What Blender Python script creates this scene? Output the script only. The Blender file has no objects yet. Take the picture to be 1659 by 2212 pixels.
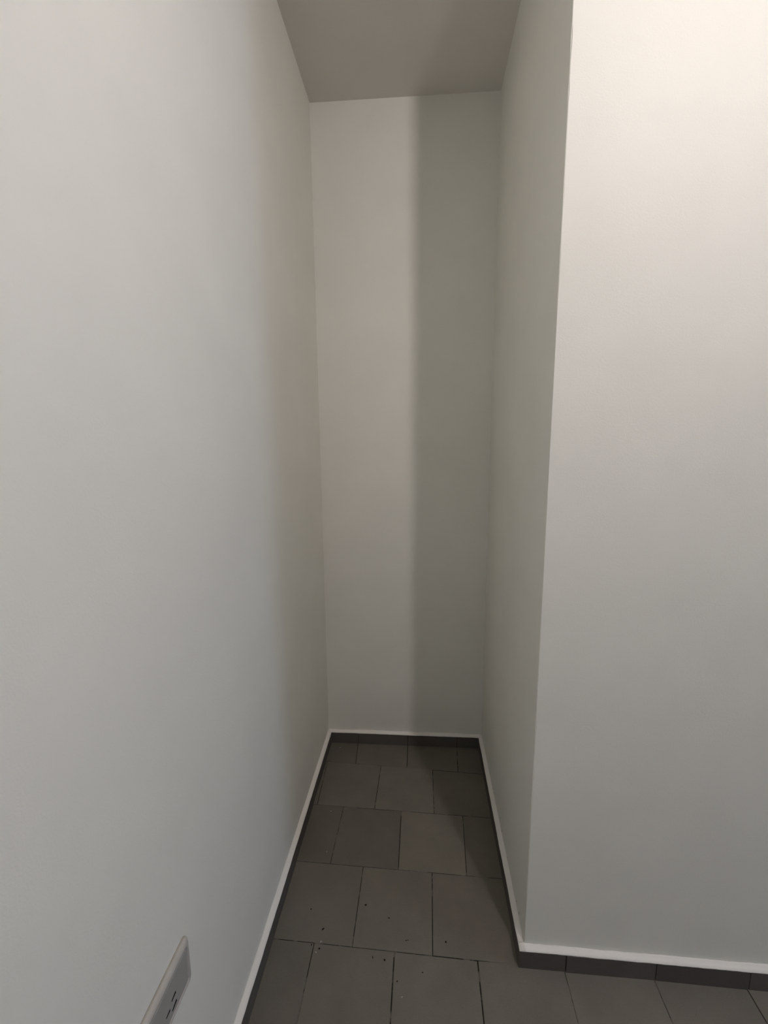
import bpy, bmesh, math, random
from mathutils import Matrix, Vector
random.seed(7)
S = bpy.context.scene
COL = S.collection

# ------------------------------------------------------------------ camera
# metres; X to the right along the back wall, Y into the niche, Z up; floor tile = 0.20 m
cam_d = bpy.data.cameras.new('camera')
cam_d.sensor_fit = 'HORIZONTAL'
cam_d.sensor_width = 36.0
cam_d.lens = 19.641
cam_d.clip_start = 0.01
cam = bpy.data.objects.new('camera', cam_d)
COL.objects.link(cam)
right = Vector((0.995081, 0.098743, -0.007963))
fwd = Vector((-0.098796, 0.983266, -0.153062))
up = Vector((-0.007284, 0.153096, 0.988185))
m = Matrix.Identity(4)
for i in range(3):
    m[i][0] = right[i]; m[i][1] = up[i]; m[i][2] = -fwd[i]
m[0][3], m[1][3], m[2][3] = 0.1488, -0.8467, 1.2203
cam.matrix_world = m
S.camera = cam

# ------------------------------------------------------------------ world, exposure
w = bpy.data.worlds.new('world'); S.world = w
w.use_nodes = True
w.node_tree.nodes['Background'].inputs[0].default_value = (0.02, 0.02, 0.022, 1)
w.node_tree.nodes['Background'].inputs[1].default_value = 0.0
S.view_settings.view_transform = 'Standard'
S.view_settings.look = 'None'
S.view_settings.gamma = 1.0
S.view_settings.use_curve_mapping = False
S.view_settings.exposure = -0.03

# the room's hanging bulb ((x, y, drop below ceiling), radius, colour, radiance)
LAMP_A = ((0.716, -0.803, 0.17), 0.030, (1.0, 0.915, 0.915), 712.0)
# frosted window in the far wall (y0, y1, z0, z1), colour, radiance
WINDOW = ((-1.49, -0.52, 1.00, 2.05), (0.560, 0.710, 1.0), 6.70)

# ------------------------------------------------------------------ dimensions
ZC = 2.364
XL0, SL = -0.2379, -0.0150        # left wall   X = XL0 + SL*Y
YB0, SB = 0.7217, 0.0332          # back wall   Y = YB0 + SB*(X-XL0)
XR0, SR = 0.3894, -0.0085         # niche right X = XR0 + SR*(Y-YF0)
YF0, SF = 0.0087, 0.0138          # front face  Y = YF0 + SF*(X-XR0)
HS, TH = 0.0475, 0.0138           # skirting height, thickness
X_END, Y_END = 4.0, -4.5
def xl(y): return XL0 + SL * y
def yb(x): return YB0 + SB * (x - XL0)
def xr(y): return XR0 + SR * (y - YF0)
def yf(x): return YF0 + SF * (x - XR0)

# ------------------------------------------------------------------ materials
def new_mat(name):
    mt = bpy.data.materials.new(name); mt.use_nodes = True
    nt = mt.node_tree
    return mt, nt, nt.nodes['Principled BSDF']
def node(nt, t, **kw):
    n = nt.nodes.new(t)
    for k, v in kw.items(): setattr(n, k, v)
    return n
def coords(nt): return node(nt, 'ShaderNodeNewGeometry').outputs['Position']
def noise(nt, scale, detail=3, rough=0.55):
    n = node(nt, 'ShaderNodeTexNoise')
    n.inputs['Scale'].default_value = scale; n.inputs['Detail'].default_value = detail
    n.inputs['Roughness'].default_value = rough
    nt.links.new(coords(nt), n.inputs['Vector'])
    return n.outputs['Fac']
def ramp(nt, src, stops):
    r = node(nt, 'ShaderNodeValToRGB')
    el = r.color_ramp.elements
    while len(el) < len(stops): el.new(0.5)
    for e, (p, c) in zip(el, stops):
        e.position = p; e.color = (*c, 1)
    nt.links.new(src, r.inputs[0])
    return r.outputs[0]
def bump(nt, bs, src, strength, dist):
    b = node(nt, 'ShaderNodeBump')
    b.inputs['Strength'].default_value = strength; b.inputs['Distance'].default_value = dist
    nt.links.new(src, b.inputs['Height']); nt.links.new(b.outputs[0], bs.inputs['Normal'])

def paint(name, c, rough=0.75, spec=0.25, relief=0.35):
    mt, nt, bs = new_mat(name)
    lo = tuple(v * 0.975 for v in c); hi = tuple(min(1, v * 1.02) for v in c)
    nt.links.new(ramp(nt, noise(nt, 5, 4), [(0.3, lo), (0.7, hi)]), bs.inputs['Base Color'])
    bs.inputs['Roughness'].default_value = rough
    bs.inputs['Specular IOR Level'].default_value = spec
    bump(nt, bs, noise(nt, 330, 2), relief, 0.0006)
    return mt
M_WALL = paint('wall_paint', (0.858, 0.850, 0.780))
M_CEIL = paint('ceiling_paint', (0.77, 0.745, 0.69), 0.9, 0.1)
M_CAULK = paint('white_caulk', (0.91, 0.885, 0.83), 0.8, 0.15, 0.8)

def tile_mat(name, c):
    mt, nt, bs = new_mat(name)
    big = ramp(nt, noise(nt, 9, 4, 0.6), [(0.3, tuple(v * 0.88 for v in c)), (0.72, tuple(v * 1.08 for v in c))])
    at = node(nt, 'ShaderNodeAttribute', attribute_type='OBJECT', attribute_name='tone')
    mx = node(nt, 'ShaderNodeVectorMath', operation='SCALE')
    nt.links.new(big, mx.inputs[0]); nt.links.new(at.outputs['Fac'], mx.inputs['Scale'])
    fine = ramp(nt, noise(nt, 420, 2, 0.7), [(0.25, (0.90,) * 3), (0.75, (1.08,) * 3)])
    mul = node(nt, 'ShaderNodeMix', data_type='RGBA', blend_type='MULTIPLY')
    mul.inputs['Factor'].default_value = 1
    nt.links.new(mx.outputs[0], mul.inputs['A']); nt.links.new(fine, mul.inputs['B'])
    nt.links.new(mul.outputs['Result'], bs.inputs['Base Color'])
    bs.inputs['Roughness'].default_value = 0.62
    bs.inputs['Specular IOR Level'].default_value = 0.3
    bump(nt, bs, noise(nt, 260, 3), 0.25, 0.0006)
    return mt
M_TILE = tile_mat('grey_brown_tile', (0.185, 0.169, 0.138))
M_SKIRT = tile_mat('dark_skirting_tile', (0.112, 0.101, 0.093))

mt, nt, bs = new_mat('grout')                      # dark open joints, here and there filled flush
nt.links.new(ramp(nt, noise(nt, 22, 3, 0.6), [(0.51, (0.012, 0.010, 0.009)), (0.60, (0.165, 0.150, 0.123))]), bs.inputs['Base Color'])
bs.inputs['Roughness'].default_value = 0.95
M_GROUT = mt

def plain(name, c, rough=0.5, spec=0.4, var=0.04):
    mt, nt, bs = new_mat(name)
    nt.links.new(ramp(nt, noise(nt, 60, 2), [(0.3, tuple(v * (1 - var) for v in c)), (0.7, tuple(min(1, v * (1 + var)) for v in c))]), bs.inputs['Base Color'])
    bs.inputs['Roughness'].default_value = rough
    bs.inputs['Specular IOR Level'].default_value = spec
    return mt
M_PLATE = plain('ivory_plastic', (0.51, 0.485, 0.445), 0.40)
M_SOCKET = plain('socket_plastic', (0.38, 0.375, 0.35), 0.45)
M_BLACK = plain('black_slot', (0.008, 0.008, 0.008), 0.8, 0.1)
M_CRUMB = plain('dark_dirt', (0.018, 0.015, 0.012), 0.9, 0.1, 0.4)
M_FLECK = plain('white_paint_fleck', (0.55, 0.53, 0.50), 0.9, 0.1, 0.1)
M_CHIP = plain('bare_plaster', (0.13, 0.115, 0.095), 0.95, 0.1, 0.3)
M_HOUSING = plain('white_lacquer', (0.8, 0.8, 0.79), 0.4)
def emit(name, c, s):
    mt, nt, bs = new_mat(name)
    bs.inputs['Base Color'].default_value = (0.8, 0.8, 0.8, 1)
    bs.inputs['Emission Color'].default_value = (*c, 1)
    bs.inputs['Emission Strength'].default_value = s
    return mt

# ------------------------------------------------------------------ helpers
def link(name, bm, mat, parent=None, smooth=False):
    me = bpy.data.meshes.new(name)
    bmesh.ops.recalc_face_normals(bm, faces=bm.faces)
    bm.to_mesh(me); bm.free()
    if mat: me.materials.append(mat)
    if smooth:
        for p in me.polygons: p.use_smooth = True
    o = bpy.data.objects.new(name, me); COL.objects.link(o)
    if parent: o.parent = parent
    return o
def structure(o): o['kind'] = 'structure'; return o
def tag(o, label, cat, group=None):
    o['label'] = label; o['category'] = cat
    if group: o['group'] = group
    return o
def prism(bm, poly, z0, z1):
    a = [bm.verts.new((x, y, z0)) for x, y in poly]
    b = [bm.verts.new((x, y, z1)) for x, y in poly]
    n = len(poly)
    bm.faces.new(a[::-1]); bm.faces.new(b)
    for i in range(n): bm.faces.new((a[i], a[(i + 1) % n], b[(i + 1) % n], b[i]))
def box(bm, x0, x1, y0, y1, z0, z1):
    prism(bm, [(x0, y0), (x1, y0), (x1, y1), (x0, y1)], z0, z1)

# ------------------------------------------------------------------ room shell
YBK = 0.95
bm = bmesh.new(); prism(bm, [(xl(Y_END), Y_END), (xl(YBK), YBK), (-0.40, YBK), (-0.40, Y_END)], -0.06, ZC + 0.08)
structure(link('wall_left', bm, M_WALL))
bm = bmesh.new(); prism(bm, [(-0.30, yb(-0.30)), (0.45, yb(0.45)), (0.45, YBK), (-0.30, YBK)], -0.06, ZC + 0.08)
structure(link('wall_back', bm, M_WALL))

# the projecting wall on the right: niche side and front face meet in a slightly uneven plastered arris
bm = bmesh.new()
NZ = 150
rings = []
rr = random.Random(3); dx = dy = 0.0
chips = {1.905: 0.0022, 1.83: 0.0016, 2.28: 0.0022, 1.10: 0.0008, 0.62: 0.0012, 0.31: 0.0014, 0.50: 0.0010}
for i in range(NZ + 1):
    z = -0.06 + (ZC + 0.14) * i / NZ
    dx += rr.uniform(-1, 1) * 0.00035 - dx * 0.12
    dy += rr.uniform(-1, 1) * 0.00035 - dy * 0.12
    c = 0.5 * sum(v * math.exp(-((z - k) / 0.012) ** 2) for k, v in chips.items())
    e = 0.0013                                       # small worn chamfer
    rings.append([bm.verts.new(p) for p in (
        (xr(YBK), YBK, z), (xr(0.05), 0.05, z),
        (XR0 + dx * 0.3, YF0 + e + dy + c, z), (XR0 + e * 0.35 + dx + c, YF0 + e * 0.35 + dy + c, z), (XR0 + e + dx + c, yf(XR0) + dy * 0.3, z),
        (XR0 + 0.045, yf(XR0 + 0.045), z), (X_END + 0.1, yf(X_END + 0.1), z), (X_END + 0.1, YBK, z))])
for a, b in zip(rings, rings[1:]):
    for i in range(8): bm.faces.new((a[i], a[(i + 1) % 8], b[(i + 1) % 8], b[i]))
bm.faces.new(rings[0][::-1]); bm.faces.new(rings[-1])
WALL_R = structure(link('wall_right', bm, M_WALL))

(wy0, wy1, wz0, wz1), wcol, wrad = WINDOW
bm = bmesh.new()                                      # far wall with the window opening
yfe = yf(X_END)
for (y0, y1, z0, z1) in ((Y_END, wy0, -0.06, ZC + 0.08), (wy1, yfe, -0.06, ZC + 0.08), (wy0, wy1, -0.06, wz0), (wy0, wy1, wz1, ZC + 0.08)):
    box(bm, X_END, X_END + 0.1, y0, y1, z0, z1)
structure(link('wall_far', bm, M_WALL))
FR = 0.045
bm = bmesh.new()
for (y0, y1, z0, z1) in ((wy0, wy0 + FR, wz0, wz1), (wy1 - FR, wy1, wz0, wz1), (wy0 + FR, wy1 - FR, wz0, wz0 + FR), (wy0 + FR, wy1 - FR, wz1 - FR, wz1)):
    box(bm, X_END + 0.03, X_END + 0.07, y0, y1, z0, z1)
WIN = structure(link('window_1', bm, M_HOUSING))
bm = bmesh.new(); box(bm, X_END + 0.046, X_END + 0.054, wy0 + FR, wy1 - FR, wz0 + FR, wz1 - FR)
link('pane', bm, emit('frosted_pane_daylight', wcol, wrad), WIN)
bm = bmesh.new(); box(bm, -0.40, X_END + 0.1, Y_END - 0.1, Y_END, -0.06, ZC + 0.08)
structure(link('wall_rear', bm, M_WALL))
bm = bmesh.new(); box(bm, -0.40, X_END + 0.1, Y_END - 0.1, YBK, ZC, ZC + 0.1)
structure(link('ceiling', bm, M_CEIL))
bm = bmesh.new(); box(bm, -0.40, X_END + 0.1, Y_END - 0.1, YBK, -0.06, -0.0012)
FLOOR = structure(link('floor', bm, M_GROUT))

# ------------------------------------------------------------------ floor tiles, one by one
# row lines Y = a + b*X, from the back of the niche towards the room
LINES = [(0.80, 0.0), (0.5981, -0.0177), (0.4016, 0.0005), (0.2009, 0.0030), (-0.0005, 0.0016)]
LINES += [(-0.2 * k, 0.001) for k in range(1, 8)]
# joints of each row: (x at far end, x at near end)
JOINTS = [
    [(-0.1253, -0.1156), (0.0819, 0.0845), (0.2836, 0.2788)],
    [(-0.2282, -0.2171), (-0.0159, -0.0179), (0.1830, 0.1850)],
    [(-0.1241, -0.1253), (0.0743, 0.0770), (0.2800, 0.2745)],
    [(-0.0263, -0.0241), (0.1754, 0.1737)],
    [(-0.1196, -0.1180)] + [(0.0806 + 0.2003 * k, 0.0817 + 0.2000 * k) for k in range(11)],
]
for r in range(5, 11):
    o = 0.0 if r % 2 else 0.098
    JOINTS.append([(x, x) for x in [-0.1215 + o + 0.2 * k for k in range(12)]])
TONE = {(0, 0): 0.84, (0, 1): 0.93, (0, 2): 0.9, (0, 3): 0.86, (1, 0): 0.9, (1, 1): 1.0, (1, 2): 1.06, (1, 3): 0.92,
        (2, 0): 0.84, (2, 1): 0.88, (2, 2): 1.13, (2, 3): 0.95, (3, 0): 0.98, (3, 1): 1.04, (3, 2): 1.0,
        (4, 0): 0.92, (4, 1): 1.0, (4, 2): 1.03, (4, 3): 1.0, (4, 4): 1.04, (4, 5): 0.97}
rt = random.Random(11)
for r in range(len(LINES) - 1):
    (a0, b0), (a1, b1) = LINES[r], LINES[r + 1]     # far, near
    ymid = 0.5 * (a0 + a1)
    left = (xl(a0) + 0.002, xl(a1) + 0.002)
    rgt = (xr(a0) - 0.002, xr(a1) - 0.002) if r < 4 else (2.30,) * 2
    edges = [left] + [j for j in JOINTS[r] if j[0] < rgt[0] - 0.02] + [rgt]
    for k in range(len(edges) - 1):
        (xf0, xn0), (xf1, xn1) = edges[k], edges[k + 1]
        g = [0.0008 + rt.uniform(-.0003, .0003) for _ in range(4)]   # half joint: left right far near
        if r == 4 and k in (1, 2): g[1] = 0.0013
        if r == 4 and k in (2, 3): g[0] = 0.0013
        P = []
        for (x, s) in ((xf0 + g[0], 'f'), (xf1 - g[1], 'f'), (xn1 - g[1], 'n'), (xn0 + g[0], 'n')):
            if s == 'f': y = a0 + b0 * x - g[2]
            else: y = a1 + b1 * x + g[3]
            if r == 0: y = min(y, yb(x) - 0.002)
            if r == 4 and s == 'f' and x > XR0 + 0.05: y = yf(x) - 0.003     # cut to run under the skirting
            P.append(Vector((x, y)))
        cen = sum(P, Vector((0, 0))) / 4
        h = rt.uniform(-0.0005, 0.0005); tx = rt.uniform(-.003, .003); ty = rt.uniform(-.003, .003)
        bm = bmesh.new(); ringsv = []
        for inset, z in ((0, -0.008), (0, -0.0009), (0.0011, 0.0)):
            ring = []
            for p in P:
                d = cen - p
                q = p + Vector((math.copysign(min(inset, abs(d.x)), d.x), math.copysign(min(inset, abs(d.y)), d.y)))
                ring.append(bm.verts.new((q.x - cen.x, q.y - cen.y, z + (h + tx * (q.x - cen.x) + ty * (q.y - cen.y) if z > -.005 else 0))))
            ringsv.append(ring)
        for u, v in zip(ringsv, ringsv[1:]):
            for i in range(4): bm.faces.new((u[i], u[(i + 1) % 4], v[(i + 1) % 4], v[i]))
        bm.faces.new(ringsv[0][::-1]); bm.faces.new(ringsv[-1])
        t = link('floor_tile', bm, M_TILE, FLOOR)
        t.location = (cen.x, cen.y, 0)
        t['tone'] = TONE.get((r, k), rt.uniform(0.92, 1.06))

bm = bmesh.new()                                      # the rest of the floor, out of the photograph
box(bm, 2.3015, X_END, LINES[-1][0], yf(2.3) - 0.003, -0.004, 0.0); box(bm, xl(Y_END) + .003, X_END, Y_END, LINES[-1][0] - 0.002, -0.004, 0.0)
o = link('tile_field', bm, M_TILE, FLOOR); o['kind'] = 'stuff'; o['tone'] = 1.0

# ------------------------------------------------------------------ skirting: tile pieces with a white caulked top
def skirting(name, p0, p1, nrm, joints, seed):
    """p0->p1 along the wall foot, nrm points into the room; joints are distances from p0"""
    p0, p1, nrm = Vector(p0), Vector(p1), Vector(nrm).normalized()
    L = (p1 - p0).length; d = (p1 - p0) / L
    rs = random.Random(seed)
    bm = bmesh.new()                                   # thin mortar bed behind the pieces
    q = [p0 - nrm * 0.004, p1 - nrm * 0.004, p1 + nrm * (TH - 0.003), p0 + nrm * (TH - 0.003)]
    prism(bm, [(v.x, v.y) for v in q], -0.002, HS - 0.004)
    root = structure(link(name, bm, M_GROUT))
    cuts = [0.0] + sorted(j for j in joints if 0.02 < j < L - 0.02) + [L]
    for s0, s1 in zip(cuts, cuts[1:]):
        a, b = s0 + (0.0008 if s0 > 0 else 0), s1 - (0.0008 if s1 < L else 0)
        tw = rs.uniform(-0.0006, 0.0006); hh = HS + rs.uniform(-0.0008, 0.0005)
        bm = bmesh.new()
        rings = []
        for s, ins in ((a, 0.0006), (a + 0.0010, 0), (b - 0.0010, 0), (b, 0.0006)):
            o = TH + (tw if s < (a + b) / 2 else -tw) - ins
            c = p0 + d * s
            prof = [(0.0, 0.0), (o, 0.0), (o, hh - 0.0014), (o - 0.0014, hh), (0.0, hh)]
            rings.append([bm.verts.new((*(c + nrm * u), z)) for u, z in prof])
        for u, v in zip(rings, rings[1:]):
            for i in range(5): bm.faces.new((u[i], u[(i + 1) % 5], v[(i + 1) % 5], v[i]))
        bm.faces.new(rings[0][::-1]); bm.faces.new(rings[-1])
        t = link('skirting_tile', bm, M_SKIRT, root)
        t['tone'] = rs.uniform(0.90, 1.10)
    # caulk
    bm = bmesh.new(); rings = []
    n = max(8, int(L / 0.012)); e1 = e2 = e3 = 0.0
    for i in range(n + 1):
        e1 += rs.uniform(-1, 1) * 0.0004 - e1 * 0.25
        e2 += rs.uniform(-1, 1) * 0.0007 - e2 * 0.2
        e3 += rs.uniform(-1, 1) * 0.0004 - e3 * 0.3
        c = p0 + d * (L * i / n)
        prof = [(-0.001, HS - 0.002), (TH - 0.0006 + e1 * 0.8, HS - 0.0016), (TH - 0.0001 + e1, HS + 0.0004),
                (TH * 0.55, HS + 0.0022 + e3 * 0.6), (0.0022 + abs(e3), HS + 0.0045 + e2), (-0.001, HS + 0.0075 + e2 * 1.6)]
        rings.append([bm.verts.new((*(c + nrm * u), z)) for u, z in prof])
    for u, v in zip(rings, rings[1:]):
        for i in range(6): bm.faces.new((u[i], u[(i + 1) % 6], v[(i + 1) % 6], v[i]))
    bm.faces.new(rings[0][::-1]); bm.faces.new(rings[-1])
    link('caulk_bead', bm, M_CAULK, root, True)
    return root
BL = (xl(yb(XL0)), yb(XL0))
BR = (xr(yb(XR0)), yb(XR0))
skirting('baseboard_back', BL, BR, (SB, -1), [0.127, 0.331, 0.532], 21)
skirting('baseboard_left', (xl(Y_END), Y_END), BL, (1, -SL), [0.1 + 0.2 * k for k in range(27)], 22)
skirting('baseboard_right', (XR0, YF0 - TH + 0.0005), BR, (-1, SR), [0.21, 0.408, 0.607], 23)
skirting('baseboard_front', (XR0 - TH + 0.0005, yf(XR0 - TH)), (X_END, yf(X_END)), (SF, -1),
         [0.1068 + 0.2004 * k for k in range(18)], 24)
for i, (p0, p1, nrm) in enumerate([((X_END, Y_END), (X_END, yf(X_END)), (-1, 0)), ((xl(Y_END), Y_END), (X_END, Y_END), (0, 1))]):
    skirting(('baseboard_far', 'baseboard_rear')[i], p0, p1, nrm, [0.2 * k for k in range(1, 24)], 25 + i)

# ------------------------------------------------------------------ paint chips low on the niche's right wall
def blob(bm, rx, ry, rz, seed, seg=7):
    rb = random.Random(seed)
    top = bm.verts.new((0, 0, rz))
    r1 = [bm.verts.new((rx * math.cos(t) * f * .7, ry * math.sin(t) * f * .7, rz * rb.uniform(.6, .85)))
          for t, f in [(2 * math.pi * i / seg, rb.uniform(.7, 1.2)) for i in range(seg)]]
    r0 = [bm.verts.new((rx * math.cos(t) * f, ry * math.sin(t) * f, 0))
          for t, f in [(2 * math.pi * i / seg, rb.uniform(.75, 1.15)) for i in range(seg)]]
    for i in range(seg):
        j = (i + 1) % seg
        bm.faces.new((top, r1[i], r1[j])); bm.faces.new((r1[i], r0[i], r0[j], r1[j]))
    bm.faces.new(r0[::-1])
for i, (y, z, s, l) in enumerate([(0.462, 0.058, .0022, 1.6), (0.443, 0.057, .0020, 1.5), (0.298, 0.060, .0018, 4.5), (0.322, 0.081, .0016, 1.6),
                                  (0.093, 0.064, .0020, 1.5), (0.066, 0.063, .0024, 1.9), (0.205, 0.069, .0014, 1.4)]):
    bm = bmesh.new(); blob(bm, s * l, s, 0.0004, 60 + i)
    o = link('paint_chip', bm, M_CHIP, WALL_R)
    o.matrix_world = Matrix.Translation((xr(y) + 0.0001, y, z)) @ Matrix(((0, 0, -1, 0), (1, 0, 0, 0), (0, -1, 0, 0), (0, 0, 0, 1)))

# ------------------------------------------------------------------ wall socket on the left wall
PY, PZ = -0.381, 0.409
sock = bpy.data.objects.new('wall_socket', None); COL.objects.link(sock)
sock.empty_display_size = 0.05
sock.matrix_world = (Matrix.Translation((xl(PY), PY, PZ)) @ Matrix.Rotation(-math.atan(SL), 4, 'Z')
                     @ Matrix(((0, 0, 1, 0), (1, 0, 0, 0), (0, 1, 0, 0), (0, 0, 0, 1))))
# local x = along the wall (+Y world), local y = up, local z = out of the wall
tag(sock, 'greyish beige plastic wall socket with three dark slots low on the white wall', 'socket')
def rrect(w, h, r, n=6):
    pts = []
    for cx, cy, a0 in ((w / 2 - r, h / 2 - r, 0), (-w / 2 + r, h / 2 - r, 90), (-w / 2 + r, -h / 2 + r, 180), (w / 2 - r, -h / 2 + r, 270)):
        for i in range(n + 1):
            t = math.radians(a0 + 90 * i / n); pts.append((cx + r * math.cos(t), cy + r * math.sin(t)))
    return pts
def lofted(name, levels, mat, parent, off=(0, 0), cap0=True, cap1=True, smooth=True):
    bm = bmesh.new(); rings = []
    for (w_, h_, r_, z) in levels:
        rings.append([bm.verts.new((x + off[0], y + off[1], z)) for x, y in rrect(w_, h_, r_)])
    n = len(rings[0])
    for u, v in zip(rings, rings[1:]):
        for i in range(n): bm.faces.new((u[i], u[(i + 1) % n], v[(i + 1) % n], v[i]))
    if cap0: bm.faces.new(rings[0][::-1])
    if cap1: bm.faces.new(rings[-1])
    o = link(name, bm, mat, parent)
    if smooth:
        for p in o.data.polygons: p.use_smooth = len(p.vertices) == 4
    return o
W_, H_ = 0.122, 0.083
lofted('plate', [(W_ - .002, H_ - .002, .005, 0.0), (W_ - .002, H_ - .002, .005, .0015), (W_, H_, .006, .0022), (W_ - .001, H_ - .001, .006, .0050), (W_ - .006, H_ - .006, .007, .0082),
                 (W_ - .016, H_ - .016, .006, .0098), (W_ - .019, H_ - .019, .004, .0098), (W_ - .0195, H_ - .0195, .004, .0074), (W_ - .021, H_ - .021, .004, .0074)], M_PLATE, sock)
mod = lofted('socket_insert', [(W_ - .0240, H_ - .0240, .0050, .0070), (W_ - .0240, H_ - .0240, .0050, .0086), (W_ - .0260, H_ - .0260, .005, .0094)], M_SOCKET, sock)
for (y, z, ln, ang, hw) in ((-0.3700, 0.4063, .0110, 8, .0022), (-0.3700, 0.3900, .0120, 16, .0024), (-0.3850, 0.3980, .0095, 4, .0018)):
    bm = bmesh.new()
    prism(bm, [(-ln / 2, -hw * .6), (ln / 2, -hw), (ln / 2, hw), (-ln / 2, hw * .6)], -0.0015, 0.00015)
    s = link('slot', bm, M_BLACK, mod)
    s.matrix_local = Matrix.Translation((y - PY, z - PZ, 0.0094)) @ Matrix.Rotation(math.radians(ang), 4, 'Z')

# ------------------------------------------------------------------ bare lamp in a ceiling lampholder
def revolve(name, prof, mat, parent, n=32, smooth=True):
    bm = bmesh.new(); rings = []
    for rad, z in prof:
        if rad < 1e-6: rings.append([bm.verts.new((0, 0, z))])
        else: rings.append([bm.verts.new((rad * math.cos(2 * math.pi * i / n), rad * math.sin(2 * math.pi * i / n), z)) for i in range(n)])
    for u, v in zip(rings, rings[1:]):
        for i in range(n):
            q = [u[i % len(u)], u[(i + 1) % len(u)], v[(i + 1) % len(v)], v[i % len(v)]]
            q = [x for k, x in enumerate(q) if x not in q[:k]]
            if len(q) > 2: bm.faces.new(q)
    return link(name, bm, mat, parent, smooth)
def lamp(name, spec, label):
    (x, y, drop), r, c, s = spec                     # drop: bulb centre below the ceiling
    root = bpy.data.objects.new(name, None); COL.objects.link(root)
    root.location = (x, y, ZC); tag(root, label, 'lamp')
    zt = -drop + r * 1.5
    revolve('lampholder', [(0, 0.0), (.045, 0.0), (.045, -.010), (.030, -.016), (.006, -.018), (.004, zt + .040), (0, zt + .040)], M_HOUSING, root)
    revolve('bulb_base', [(0, zt + .044), (.016, zt + .042), (.016, zt + .010), (.6 * r, -drop + r * 1.2), (.86 * r, -drop + r * .52), (0, -drop + r * .52)], M_HOUSING, root)
    pr = [(r * math.cos(math.radians(a)), -drop + r * math.sin(math.radians(a))) for a in range(30, -90, -12)] + [(0, -drop - r)]
    revolve('bulb_globe', pr, emit(name + '_glow', c, s), root)
lamp('hanging_lamp', LAMP_A, 'bare round bulb hanging from a lampholder on the ceiling before the niche')

# ------------------------------------------------------------------ dirt crumbs and paint flecks lying on the floor
CR = [(-0.105, 0.0307, .0034, .0022, 40), (-0.1039, -0.0115, .0026, .0020, 10), (-0.1253, -0.0057, .0026, .0014, 80), (0.0586, -0.0200, .0028, .0022, 100),
      (0.0291, -0.0172, .0036, .0010, 110), (0.2067, 0.0313, .0022, .0030, 0), (-0.0043, 0.0975, .0036, .0022, 20), (0.1078, 0.0250, .0018, .0016, 0),
      (0.1120, 0.0262, .0014, .0016, 0), (0.0606, 0.0719, .0030, .0014, 160), (-0.1484, 0.0737, .0022, .0016, 45), (0.0913, -0.0577, .0016, .0016, 0), (0.1498, -0.0358, .0016, .0014, 0)]
for i, (x, y, a, b, ang) in enumerate(CR):
    bm = bmesh.new(); blob(bm, a, b, 0.0014, 80 + i)
    o = link('dirt_crumb', bm, M_CRUMB)
    o.location = (x, y, 0.0003); o.rotation_euler.z = math.radians(ang)
    if a > 2 * b: tag(o, 'thin dark splinter of dirt lying flat on a grey floor tile', 'crumb', 'dark splinters on the floor tiles')
    elif a * b > 6e-6: tag(o, 'larger dark crumb of dirt lying on a grey floor tile', 'crumb', 'larger dark crumbs on the floor tiles')
    else: tag(o, 'tiny dark speck of dirt lying on a grey floor tile', 'crumb', 'dark dirt specks on the floor tiles')
FL = [(-0.1936, 0.682, .0026, .0018), (-0.1636, 0.3795, .0018, .0016), (-0.1439, 0.2357, .0020, .0014), (-0.1102, -0.0200, .0030, .0012), (0.1040, -0.0850, .0022, .0012), (-0.1035, 0.0035, .0022, .0014)]
for i, (x, y, a, b) in enumerate(FL):
    bm = bmesh.new(); blob(bm, a, b, 0.0009, 120 + i)
    o = link('paint_fleck', bm, M_FLECK)
    o.location = (x, y, 0.0003); o.rotation_euler.z = i * 0.9
    tag(o, 'tiny pale fleck of dried paint lying on the floor tiles', 'paint fleck', 'pale paint flecks on the floor tiles')
